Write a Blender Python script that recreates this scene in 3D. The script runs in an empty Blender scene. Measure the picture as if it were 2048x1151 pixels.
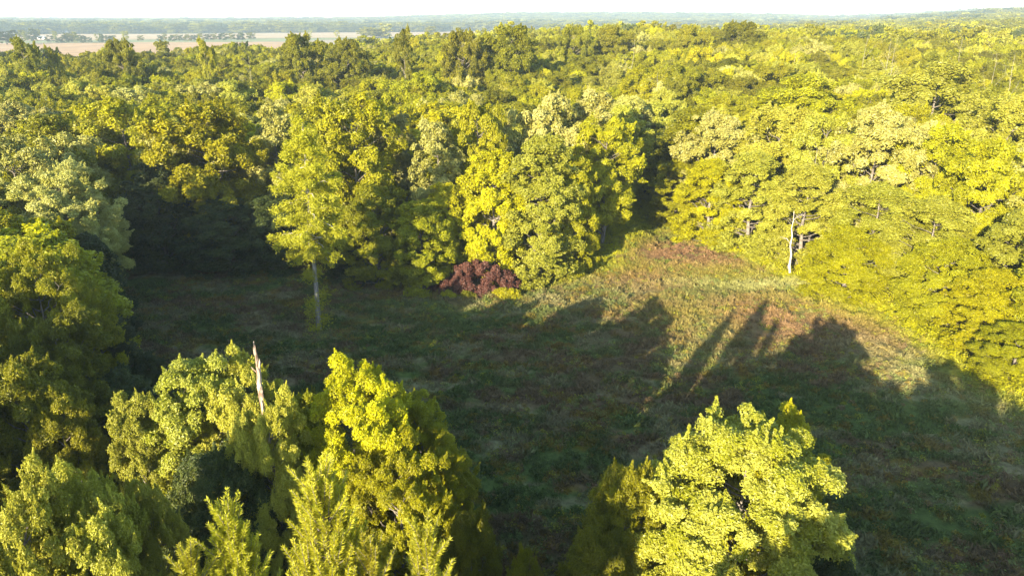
import bpy, math, random
import numpy as np
from mathutils import Vector

# ------------------------------------------------------------------ camera, sky, sun, exposure
sc = bpy.context.scene
COL = sc.collection
CAM_H = 38.0
PITCH = math.radians(21.08)            # below the horizon
FPX = 1383.0                           # focal length in pixels of the 2048 px wide photograph
cam_d = bpy.data.cameras.new('camera')
cam = bpy.data.objects.new('camera', cam_d); COL.objects.link(cam)
cam.location = (0, 0, CAM_H)
cam.rotation_euler = (math.pi/2 - PITCH, 0, 0)
cam_d.sensor_width = 36.0
cam_d.lens = FPX/2048*36.0
cam_d.clip_start = 0.5
cam_d.clip_end = 40000
sc.camera = cam

SUN_EL, SUN_AZ = 16.0, 30.0            # light travels 30 degrees to the right of +Y
SD = Vector((math.sin(math.radians(SUN_AZ))*math.cos(math.radians(SUN_EL)),
             math.cos(math.radians(SUN_AZ))*math.cos(math.radians(SUN_EL)),
             -math.sin(math.radians(SUN_EL))))
w = bpy.data.worlds.new('World'); sc.world = w; w.use_nodes = True
nt = w.node_tree; nt.nodes.clear()
wo = nt.nodes.new('ShaderNodeOutputWorld'); bg = nt.nodes.new('ShaderNodeBackground')
sky = nt.nodes.new('ShaderNodeTexSky'); sky.sky_type = 'NISHITA'; sky.sun_disc = False
sky.sun_elevation = math.radians(SUN_EL); sky.sun_rotation = math.radians(180+SUN_AZ)
sky.air_density = 1.0; sky.dust_density = 0.5; sky.ozone_density = 1.2; sky.altitude = 100
bg.inputs[1].default_value = 0.128
nt.links.new(sky.outputs[0], bg.inputs[0]); nt.links.new(bg.outputs[0], wo.inputs[0])
sl = bpy.data.lights.new('sun', 'SUN'); sl.energy = 5.0; sl.angle = math.radians(0.5); sl.color = (1.0, 0.86, 0.62)
so = bpy.data.objects.new('sun', sl); COL.objects.link(so)
so.rotation_euler = SD.to_track_quat('-Z', 'Y').to_euler(); so.location = (-100, -200, 150)
sc.view_settings.view_transform = 'Standard'; sc.view_settings.look = 'None'
sc.view_settings.exposure = 1.95; sc.view_settings.gamma = 1.0
sc.render.engine = 'CYCLES'
sc.cycles.max_bounces = 6; sc.cycles.diffuse_bounces = 3; sc.cycles.glossy_bounces = 1
sc.cycles.transmission_bounces = 2; sc.cycles.volume_bounces = 0; sc.cycles.transparent_max_bounces = 4
sc.cycles.use_denoising = True
sc.cycles.denoiser = 'OPENIMAGEDENOISE'
sc.cycles.denoising_input_passes = 'RGB_ALBEDO_NORMAL'
sc.cycles.denoising_prefilter = 'ACCURATE'
sc.cycles.use_adaptive_sampling = False
sc.cycles.caustics_reflective = False; sc.cycles.caustics_refractive = False

# ------------------------------------------------------------------ helpers
S_, C_ = math.sin(PITCH), math.cos(PITCH)
def uv(px, py): return (px-1024)/FPX, (py-575.5)/FPX
def at(px, py, z=0.0):
    """ground point (height z) seen at a photo pixel"""
    u, v = uv(px, py); t = (CAM_H-z)/(S_+v*C_)
    return (u*t, (C_-v*S_)*t)
def top_of(px, py, Y):
    """x, height and metres per pixel of a treetop seen at (px,py) when it stands Y metres ahead"""
    u, v = uv(px, py); D = Y*(S_+v*C_)/(C_-v*S_); dep = Y*C_+D*S_
    return u*dep, CAM_H-D, dep/FPX

def vnoise(x, y, seed=0):
    x = np.asarray(x, float); y = np.asarray(y, float)
    xi = np.floor(x).astype(np.int64); yi = np.floor(y).astype(np.int64)
    xf = x-xi; yf = y-yi
    def h(a, b):
        n = (a*374761393 + b*668265263 + seed*1274126177) & 0xffffffff
        n = ((n ^ (n >> 13))*1274126177) & 0xffffffff
        return ((n ^ (n >> 16)) & 0xffff)/65535.0
    sx = xf*xf*(3-2*xf); sy = yf*yf*(3-2*yf)
    return (h(xi, yi)*(1-sx)+h(xi+1, yi)*sx)*(1-sy) + (h(xi, yi+1)*(1-sx)+h(xi+1, yi+1)*sx)*sy
def fbm(x, y, seed=0, o=4):
    r = 0; a = 0.5
    for k in range(o):
        r = r + a*vnoise(x*2**k, y*2**k, seed+k*17); a *= .5
    return r/(1-.5**o)
def sstep(a, b, x):
    t = np.clip((np.asarray(x, float)-a)/(b-a), 0, 1); return t*t*(3-2*t)

def terr(X, Y):
    X = np.asarray(X, float); Y = np.asarray(Y, float)
    r = np.hypot(X, Y); u = X/np.maximum(np.abs(Y), 1.0)*np.sign(Y+1e-9)
    az = np.arctan2(X, Y)
    z = 9.0*np.exp(-((X-60)/230)**2-((Y-420)/170)**2)*sstep(160, 240, r)
    z = z + 12*sstep(300, 1500, r)*sstep(.35, .7, az)
    front = sstep(-.2, .2, Y/np.maximum(r, 1))
    amp = 12 + 12*sstep(-.45, .0, az) + 22*sstep(-.25, .02, az)*(1-sstep(.28, .42, az))
    z = z + front*amp*sstep(3600, 5600, r)*(.75+.5*fbm(X/1600, Y/1600, 3))
    z = z + front*34*sstep(.40, .62, az)*sstep(1500, 3300, r)*(.7+.5*fbm(X/700, Y/700, 9))
    z = z + 5*sstep(2200, 3200, r)*(fbm(X/500, Y/500, 5)-.3)
    return z
def terr1(x, y): return float(terr(np.array([x]), np.array([y]))[0])

def mesh_np(name, V, F, mats=(), attrs=None, smooth=False, matidx=None):
    """V (n,3); F (m,4) or (m,3)"""
    me = bpy.data.meshes.new(name)
    V = np.ascontiguousarray(V, dtype=np.float32); F = np.asarray(F, dtype=np.int32)
    k = F.shape[1]
    me.vertices.add(len(V)); me.vertices.foreach_set('co', V.ravel())
    me.loops.add(F.size); me.loops.foreach_set('vertex_index', F.ravel())
    me.polygons.add(len(F)); me.polygons.foreach_set('loop_start', np.arange(0, F.size, k, dtype=np.int32))
    me.polygons.foreach_set('use_smooth', np.full(len(F), smooth, dtype=bool))
    for m in mats: me.materials.append(m)
    if matidx is not None: me.polygons.foreach_set('material_index', matidx.astype(np.int32))
    for n, (dom, typ, arr) in (attrs or {}).items():
        a = me.attributes.new(n, typ, dom)
        a.data.foreach_set('value' if typ != 'FLOAT_COLOR' else 'color', np.asarray(arr, np.float32).ravel())
    me.update(calc_edges=True)
    return me
def obj(name, me, parent=None, loc=None, **props):
    o = bpy.data.objects.new(name, me); COL.objects.link(o)
    if parent: o.parent = parent
    if loc is not None: o.location = loc
    for k, v in props.items(): o[k] = v
    return o
def empty(name, loc, rz=0, scale=(1, 1, 1)):
    o = bpy.data.objects.new(name, None); COL.objects.link(o)
    o.empty_display_size = .5
    o.location = loc; o.rotation_euler = (0, 0, rz); o.scale = scale
    return o

# ------------------------------------------------------------------ materials
def newmat(name):
    m = bpy.data.materials.new(name); m.use_nodes = True
    t = m.node_tree; t.nodes.clear()
    out = t.nodes.new('ShaderNodeOutputMaterial')
    return m, t, out
def nd(t, typ, **kw):
    n = t.nodes.new(typ)
    for k, v in kw.items(): setattr(n, k, v)
    return n
def leaf_mat(name, ca, cb, rough=.5, trans=.36, jitter=.24, spec=.35):
    m, t, out = newmat(name)
    at_ = nd(t, 'ShaderNodeAttribute', attribute_name='tint')
    oi = nd(t, 'ShaderNodeObjectInfo')
    mix = nd(t, 'ShaderNodeMix', data_type='RGBA')
    mix.inputs[6].default_value = (*ca, 1); mix.inputs[7].default_value = (*cb, 1)
    t.links.new(at_.outputs['Fac'], mix.inputs[0])
    hsv = nd(t, 'ShaderNodeHueSaturation')
    mr = nd(t, 'ShaderNodeMapRange'); mr.inputs[3].default_value = 1-jitter; mr.inputs[4].default_value = 1+jitter
    t.links.new(oi.outputs['Random'], mr.inputs[0]); t.links.new(mr.outputs[0], hsv.inputs['Value'])
    mm = nd(t, 'ShaderNodeMath', operation='MULTIPLY'); mm.inputs[1].default_value = 7.31
    fr = nd(t, 'ShaderNodeMath', operation='FRACT')
    mh = nd(t, 'ShaderNodeMapRange'); mh.inputs[3].default_value = .495; mh.inputs[4].default_value = .509
    t.links.new(oi.outputs['Random'], mm.inputs[0]); t.links.new(mm.outputs[0], fr.inputs[0])
    t.links.new(fr.outputs[0], mh.inputs[0]); t.links.new(mh.outputs[0], hsv.inputs['Hue'])
    t.links.new(mix.outputs[2], hsv.inputs['Color'])
    p = nd(t, 'ShaderNodeBsdfPrincipled'); p.inputs['Roughness'].default_value = rough
    p.inputs['Specular IOR Level'].default_value = spec
    t.links.new(hsv.outputs[0], p.inputs['Base Color'])
    tr = nd(t, 'ShaderNodeBsdfTranslucent'); t.links.new(hsv.outputs[0], tr.inputs[0])
    ms = nd(t, 'ShaderNodeMixShader'); ms.inputs[0].default_value = trans
    t.links.new(p.outputs[0], ms.inputs[1]); t.links.new(tr.outputs[0], ms.inputs[2])
    t.links.new(ms.outputs[0], out.inputs[0])
    return m
def bark_mat(name, ca, cb, scale=6, spec=.15):
    m, t, out = newmat(name)
    tc = nd(t, 'ShaderNodeTexCoord'); mp = nd(t, 'ShaderNodeMapping'); mp.inputs['Scale'].default_value = (1, 1, .25)
    no = nd(t, 'ShaderNodeTexNoise'); no.inputs['Scale'].default_value = scale; no.inputs['Detail'].default_value = 6
    cr = nd(t, 'ShaderNodeValToRGB'); cr.color_ramp.elements[0].position = .35; cr.color_ramp.elements[1].position = .65
    cr.color_ramp.elements[0].color = (*ca, 1); cr.color_ramp.elements[1].color = (*cb, 1)
    p = nd(t, 'ShaderNodeBsdfPrincipled'); p.inputs['Roughness'].default_value = .9; p.inputs['Specular IOR Level'].default_value = spec
    bu = nd(t, 'ShaderNodeBump'); bu.inputs['Strength'].default_value = .6; bu.inputs['Distance'].default_value = .05
    t.links.new(tc.outputs['Object'], mp.inputs[0]); t.links.new(mp.outputs[0], no.inputs[0])
    t.links.new(no.outputs[0], cr.inputs[0]); t.links.new(cr.outputs[0], p.inputs['Base Color'])
    t.links.new(no.outputs[0], bu.inputs['Height']); t.links.new(bu.outputs[0], p.inputs['Normal'])
    t.links.new(p.outputs[0], out.inputs[0])
    return m
def col_mat(name, attr, rough=.8, trans=0.0, spec=.2, bump=0.0, nscale=1.5):
    """colour from a mesh attribute, broken up by fine noise"""
    m, t, out = newmat(name)
    a = nd(t, 'ShaderNodeAttribute', attribute_name=attr)
    p = nd(t, 'ShaderNodeBsdfPrincipled'); p.inputs['Roughness'].default_value = rough; p.inputs['Specular IOR Level'].default_value = spec
    if bump:
        tc = nd(t, 'ShaderNodeTexCoord')
        no = nd(t, 'ShaderNodeTexNoise'); no.inputs['Scale'].default_value = nscale; no.inputs['Detail'].default_value = 8
        no.inputs['Roughness'].default_value = .7
        t.links.new(tc.outputs['Object'], no.inputs[0])
        mr = nd(t, 'ShaderNodeMapRange'); mr.inputs[1].default_value = .3; mr.inputs[2].default_value = .7
        mr.inputs[3].default_value = .55; mr.inputs[4].default_value = 1.45
        t.links.new(no.outputs[0], mr.inputs[0])
        hs = nd(t, 'ShaderNodeHueSaturation'); t.links.new(mr.outputs[0], hs.inputs['Value']); t.links.new(a.outputs['Color'], hs.inputs['Color'])
        t.links.new(hs.outputs[0], p.inputs['Base Color'])
        bu = nd(t, 'ShaderNodeBump'); bu.inputs['Strength'].default_value = bump; bu.inputs['Distance'].default_value = .15
        t.links.new(no.outputs[0], bu.inputs['Height']); t.links.new(bu.outputs[0], p.inputs['Normal'])
    else:
        t.links.new(a.outputs['Color'], p.inputs['Base Color'])
    if trans:
        tr = nd(t, 'ShaderNodeBsdfTranslucent'); t.links.new(a.outputs['Color'], tr.inputs[0])
        ms = nd(t, 'ShaderNodeMixShader'); ms.inputs[0].default_value = trans
        t.links.new(p.outputs[0], ms.inputs[1]); t.links.new(tr.outputs[0], ms.inputs[2]); t.links.new(ms.outputs[0], out.inputs[0])
    else:
        t.links.new(p.outputs[0], out.inputs[0])
    return m

LM = {
 'lime':   leaf_mat('lime_leaves',   (0.209, 0.209, 0.003), (.355, .345, .006)),
 'bright': leaf_mat('bright_leaves', (0.278, 0.264, 0.002), (.440, .410, .003)),
 'pale':   leaf_mat('pale_leaves',   (0.267, 0.262, 0.018), (.420, .405, .050), rough=.45),
 'gloss':  leaf_mat('gloss_leaves',  (.265, .270, .008), (.410, .405, .065), rough=.42, spec=.4),
 'silver': leaf_mat('silver_leaves', (0.267, 0.251, 0.036), (.410, .390, .110), rough=.42, trans=.2),
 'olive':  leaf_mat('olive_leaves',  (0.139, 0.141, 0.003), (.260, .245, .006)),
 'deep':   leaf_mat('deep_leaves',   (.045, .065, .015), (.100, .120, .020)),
 'needle': leaf_mat('needle_leaves', (0.325, 0.314, 0.012), (.440, .420, .035), rough=.5),
 'frond':  leaf_mat('frond_leaves',  (0.290, 0.275, 0.006), (.400, .380, .015)),
 'russet': leaf_mat('russet_leaves', (.080, .026, .018), (.190, .085, .055), trans=.15),
}
BARK = bark_mat('bark', (.10, .085, .07), (.26, .23, .19))
DEADWOOD = bark_mat('dead_wood', (.38, .34, .29), (.66, .61, .54), 9)
GREYWOOD = bark_mat('grey_wood', (.22, .19, .15), (.42, .38, .32), 9)
SNAGWOOD = bark_mat('snag_wood', (.20, .13, .09), (.56, .45, .36), 7)

# ------------------------------------------------------------------ mesh generators
def leaves(rng, P, N, L, W, T=None, droop=.25, fold=.22):
    """rhombic folded leaves: P centres, N normals, L lengths, W widths -> verts, quads"""
    n = len(P)
    if T is None:
        T = rng.normal(size=(n, 3)); T[:, 2] -= droop*1.5
    T = T-N*np.sum(T*N, 1, keepdims=True); T /= np.linalg.norm(T, axis=1, keepdims=True)+1e-9
    B = np.cross(N, T)
    L = L[:, None]; W = W[:, None]
    a = P-T*L*.5; b = P+B*W*.5+N*W*fold-T*L*.05; c = P+T*L*.5-N*L*droop*.5; d = P-B*W*.5+N*W*fold-T*L*.05
    V = np.stack([a, b, c, d], 1).reshape(-1, 3)
    return V, np.arange(4*n).reshape(n, 4)
def unit(a): return a/(np.linalg.norm(a, axis=-1, keepdims=True)+1e-9)

def prof(t, shape):
    t = np.clip(t, 0, 1)
    if shape == 'dome': return np.sin(np.pi*(t*.68+.19))**.65
    if shape == 'oval': return np.sin(np.pi*(t*.73+.13))**.75
    if shape == 'bush': return (1-t**3.0)**.5*(.82+.18*t)
    if shape == 'cone': return (1-t)**.75*.95+.06
    if shape == 'vase': return np.sin(np.pi*(t**1.3*.72+.12))**.7
    return 1-t*.5
def boughs(rng, H, R, zb, n, shape):
    k = np.arange(n)
    t = (k+.5)/n; t = np.clip(t+rng.normal(0, .04, n), .02, .97)
    ang = k*2.39996+rng.normal(0, .45, n)
    rad = prof(t, shape)*R*rng.uniform(.52, .88, n)
    rad[t > .93] *= .6
    ex, ey = rng.uniform(.88, 1.12, 2)
    return np.stack([np.cos(ang)*rad*ex, np.sin(ang)*rad*ey, zb+t*(H-zb)*.94], 1)
def crown(rng, H, R, zb, shape, nb, nl, nleaf, leaf, lobe=.17, flat=.7, spread=.2, updir=.2, wr=.55, droop=.25):
    Bp = boughs(rng, H, R, zb, nb, shape)
    size = rng.uniform(.7, 1.25, nb)
    bi = rng.integers(0, nb, nl)
    Lc = Bp[bi]+rng.normal(size=(nl, 3))*np.array([spread*R, spread*R, spread*R*.75])*size[bi][:, None]
    Lc[:, 2] = np.clip(Lc[:, 2], zb*.8, H-.4*lobe*R)
    tt = (Lc[:, 2]-zb)/(H-zb); rr = np.hypot(Lc[:, 0], Lc[:, 1]); mx = prof(tt, shape)*R*1.02
    s = np.minimum(1, mx/np.maximum(rr, .01)); Lc[:, 0] *= s; Lc[:, 1] *= s
    lr = lobe*R*rng.uniform(.55, 1.25, nl)
    ltint = np.clip(rng.normal(.45, .22, nl), 0, 1)
    wgt = lr**2; wgt = wgt/wgt.sum()
    li = rng.choice(nl, nleaf, p=wgt)
    ctr = np.array([0, 0, zb+(H-zb)*.35])
    outw = unit(Lc-ctr)
    d = unit(unit(rng.normal(size=(nleaf, 3)))+.55*outw[li]+np.array([0, 0, updir]))
    rad = rng.uniform(.25, 1.0, nleaf)**(1/3.)
    rad *= rng.uniform(.8, 1.2, nleaf)
    P = Lc[li]+d*(lr[li]*rad)[:, None]*np.array([1, 1, flat])
    N = unit(d*.6+outw[li]*.5+unit(rng.normal(size=(nleaf, 3)))*.7+np.array([0, 0, .15]))
    L = leaf*rng.uniform(.6, 1.35, nleaf); W = L*wr*rng.uniform(.8, 1.2, nleaf)
    V, F = leaves(rng, P, N, L, W, droop=droop)
    tint = np.clip(ltint[li]+rng.normal(0, .30, nleaf), 0, 1)
    # leafy shoots that break the outline of the clumps
    ns = int(nl*(1.1 if nleaf > 90000 else .5)); per = max(8, int(nleaf*.22/ns)); si = rng.integers(0, nl, ns)
    sd = unit(outw[si]*rng.uniform(.3, 1.0, (ns, 1))+np.array([0, 0, .35])+rng.normal(0, .4, (ns, 3)))
    sb = Lc[si]+sd*(lr[si]*.7)[:, None]; sl_ = np.clip(lobe*R*rng.uniform(.5, 1.3, ns), .3, .95)
    q = np.repeat(np.arange(ns), per); wv = rng.uniform(0, 1, len(q))
    rd = unit(rng.normal(size=(len(q), 3)))
    P2 = sb[q]+sd[q]*(wv*sl_[q])[:, None]+rd*(sl_[q]*.26*(1.1-wv*.9))[:, None]
    N2 = unit(rd*.8+rng.normal(size=rd.shape)*.4+np.array([0, 0, .3])); L2 = leaf*rng.uniform(.55, 1.2, len(q))
    V2, F2 = leaves(rng, P2, N2, L2, L2*wr, droop=droop)
    t2 = np.clip(ltint[si][q]+.12+rng.normal(0, .2, len(q)), 0, 1)
    return np.vstack([V, V2]), np.vstack([F, F2+len(V)]), np.concatenate([tint, t2]), Bp, Lc

def tube(pts, rad, sides=6):
    pts = np.asarray(pts, float); n = len(pts); rad = np.asarray(rad, float)
    tan = np.gradient(pts, axis=0); tan = unit(tan)
    ref = np.array([1., 0, 0]) if abs(tan[0][0]) < .8 else np.array([0, 1., 0])
    V = []
    for i in range(n):
        a = unit(np.cross(tan[i], ref)); b = np.cross(tan[i], a)
        an = np.arange(sides)*2*np.pi/sides
        V.append(pts[i]+rad[i]*(np.cos(an)[:, None]*a+np.sin(an)[:, None]*b))
    V = np.concatenate(V)
    F = []
    for i in range(n-1):
        for j in range(sides):
            k = (j+1) % sides
            F.append((i*sides+j, i*sides+k, (i+1)*sides+k, (i+1)*sides+j))
    e = (n-1)*sides                                   # close the tip
    c = len(V); V = np.vstack([V, pts[-1]+tan[-1]*rad[-1]*.5])
    for j in range(0, sides, 1):
        F.append((e+j, e+(j+1) % sides, c, c))
    return V, [f for f in F]
class Tubes:
    def __init__(s): s.V = []; s.F = []; s.n = 0
    def add(s, pts, rad, sides=6):
        V, F = tube(pts, rad, sides); s.V.append(V)
        s.F += [tuple(i+s.n for i in f) for f in F]; s.n += len(V)
    def mesh(s, name, mat):
        me = bpy.data.meshes.new(name)
        F = [f[:3] if f[2] == f[3] else f for f in s.F]
        me.from_pydata(np.concatenate(s.V).tolist(), [], F); me.materials.append(mat)
        me.polygons.foreach_set('use_smooth', np.full(len(me.polygons), True)); me.update()
        return me
def curve_pts(rng, a, b, n=6, wob=.06, sag=0.0):
    a = np.asarray(a, float); b = np.asarray(b, float); L = np.linalg.norm(b-a)
    t = np.linspace(0, 1, n)[:, None]
    off = rng.normal(size=(n, 3))*wob*L*np.sin(np.pi*t)
    p = a+(b-a)*t+off
    p[:, 2] += -sag*L*4*(t*(1-t))[:, 0]
    return p
def limbs_mesh(rng, name, H, R, zb, Bp, mat, r0=.32, lean=0.0, twigs=None, sides=7):
    T = Tubes()
    tp = np.array([[0, 0, -.3], [0, 0, .4], [.1*lean, 0, H*.2], [.25*lean, .1, H*.45], [.5*lean, 0, H*.7], [.8*lean, .1, H*.9]], float)
    tp[2:, :2] += rng.normal(0, .12, (4, 2))
    T.add(tp, [r0*1.5, r0*1.05, r0*.85, r0*.6, r0*.33, r0*.08], sides+2)
    for b in Bp:
        z0 = np.clip(b[2]-np.hypot(b[0], b[1])*rng.uniform(.55, .9), zb*.6, H*.85)
        s = z0/H
        x0 = np.interp(z0, tp[:, 2], tp[:, 0]); y0 = np.interp(z0, tp[:, 2], tp[:, 1])
        rr = r0*(.5-.35*s)
        T.add(curve_pts(rng, (x0, y0, z0), b, 6, .04, .06), np.linspace(rr, rr*.15, 6), max(4, sides-2))
        if twigs is not None:
            near = twigs[np.argsort(np.linalg.norm(twigs-b, axis=1))[:3]]
            for q in near: T.add(curve_pts(rng, b, q, 4, .05), np.linspace(rr*.22, rr*.06, 4), 4)
    return T.mesh(name, mat)

# ---- tree prototypes: name -> (trunk mesh, crown verts/faces/tint, H, R)
PROTO = {}
def make_proto(key, seed, H, R, zb, shape, nb, nl, nleaf, leaf, **kw):
    rng = np.random.default_rng(seed)
    V, F, tint, Bp, Lc = crown(rng, H, R, zb, shape, nb, nl, nleaf, leaf, **kw)
    kr = R/np.percentile(np.hypot(V[:, 0], V[:, 1]), 97); kz = (H-zb*.6)/(np.percentile(V[:, 2], 99.75)-zb*.6)
    for A in (V, Bp, Lc):
        A[:, :2] *= kr; A[:, 2] = zb*.6+(A[:, 2]-zb*.6)*kz
    tr = limbs_mesh(rng, 'trunk', H, R, zb, Bp, BARK, r0=.30 if H > 12 else .12, twigs=Lc if nleaf > 15000 else None,
                    sides=7 if nleaf > 15000 else 4)
    PROTO[key] = dict(trunk=tr, V=V, F=F, tint=tint, H=H, R=R, crowns={})
def crown_me(key, mat):
    p = PROTO[key]
    if mat not in p['crowns']:
        if p['crowns']:
            me = next(iter(p['crowns'].values())).copy(); me.materials.clear(); me.materials.append(LM[mat])
        else:
            me = mesh_np('crown', p['V'], p['F'], [LM[mat]], {'tint': ('FACE', 'FLOAT', p['tint'])})
        p['crowns'][mat] = me
    return p['crowns'][mat]

# near (20-55 m away)
make_proto('near_dome', 11, 20, 5.0, 4, 'dome', 46, 460, 210000, .175, lobe=.135, spread=.17, flat=.85)
make_proto('near_oval', 12, 20, 4.2, 3, 'oval', 46, 430, 190000, .17, lobe=.145, spread=.18, flat=.85)
make_proto('near_wide', 13, 19, 6.2, 3, 'dome', 66, 680, 290000, .18, lobe=.105, spread=.15, flat=.85)
make_proto('near_bush', 14, 16, 5.0, 1.0, 'bush', 46, 430, 170000, .18, lobe=.14, spread=.17, flat=.85)
make_proto('near_big', 15, 19, 6.2, 1.5, 'bush', 80, 860, 340000, .175, lobe=.095, spread=.13, flat=.85)
# middle (60-180 m)
make_proto('mid_dome', 21, 22, 5.6, 5, 'dome', 34, 260, 60000, .36, lobe=.155, spread=.18, flat=1.0)
make_proto('mid_oval', 22, 23, 4.6, 4, 'oval', 34, 240, 52000, .34, lobe=.165, spread=.18, flat=1.0)
make_proto('mid_wide', 23, 22, 6.6, 5, 'dome', 44, 340, 70000, .38, lobe=.13, spread=.16, flat=1.0)
make_proto('mid_bush', 24, 20, 5.6, 1.0, 'bush', 56, 460, 80000, .33, lobe=.135, spread=.16, flat=1.0)
make_proto('mid_vase', 25, 23, 5.6, 7, 'vase', 30, 210, 44000, .38, lobe=.17, spread=.17, flat=.95)
make_proto('mid_tall', 26, 24, 5.2, 1.5, 'bush', 64, 500, 84000, .33, lobe=.135, spread=.16, flat=1.0)
# far
make_proto('far_dome', 31, 20, 6.0, 4, 'dome', 22, 80, 4200, 1.0, lobe=.22, spread=.18)
make_proto('far_oval', 32, 20, 5.0, 3, 'dome', 20, 70, 3600, .9, lobe=.24, spread=.18)
make_proto('far_bush', 33, 15, 6.0, .5, 'bush', 20, 80, 4200, .9, lobe=.23, spread=.2)

TREES = []      # records of every individual tree
def place_tree(key, mat, x, y, h, r, rz=None, name='broadleaf_tree', label=None, group=None, cat='tree', z=None, tilt=0.0):
    p = PROTO[key]
    z = terr1(x, y) if z is None else z
    if rz is None: rz = random.uniform(0, 6.283)
    root = empty(name, (x, y, z), rz, (r/p['R'], r/p['R'], h/p['H']))
    root.rotation_euler = (tilt*random.uniform(-1, 1), tilt*random.uniform(-1, 1), rz)
    root['category'] = cat
    obj('trunk', p['trunk'], root); c = obj('crown', crown_me(key, mat), root)
    TREES.append(dict(o=root, x=x, y=y, h=h, r=r, mat=mat, label=label, key=key, crown=c))
    if label: root['label'] = label
    if group: root['group'] = group
    return root
random.seed(5)

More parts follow.
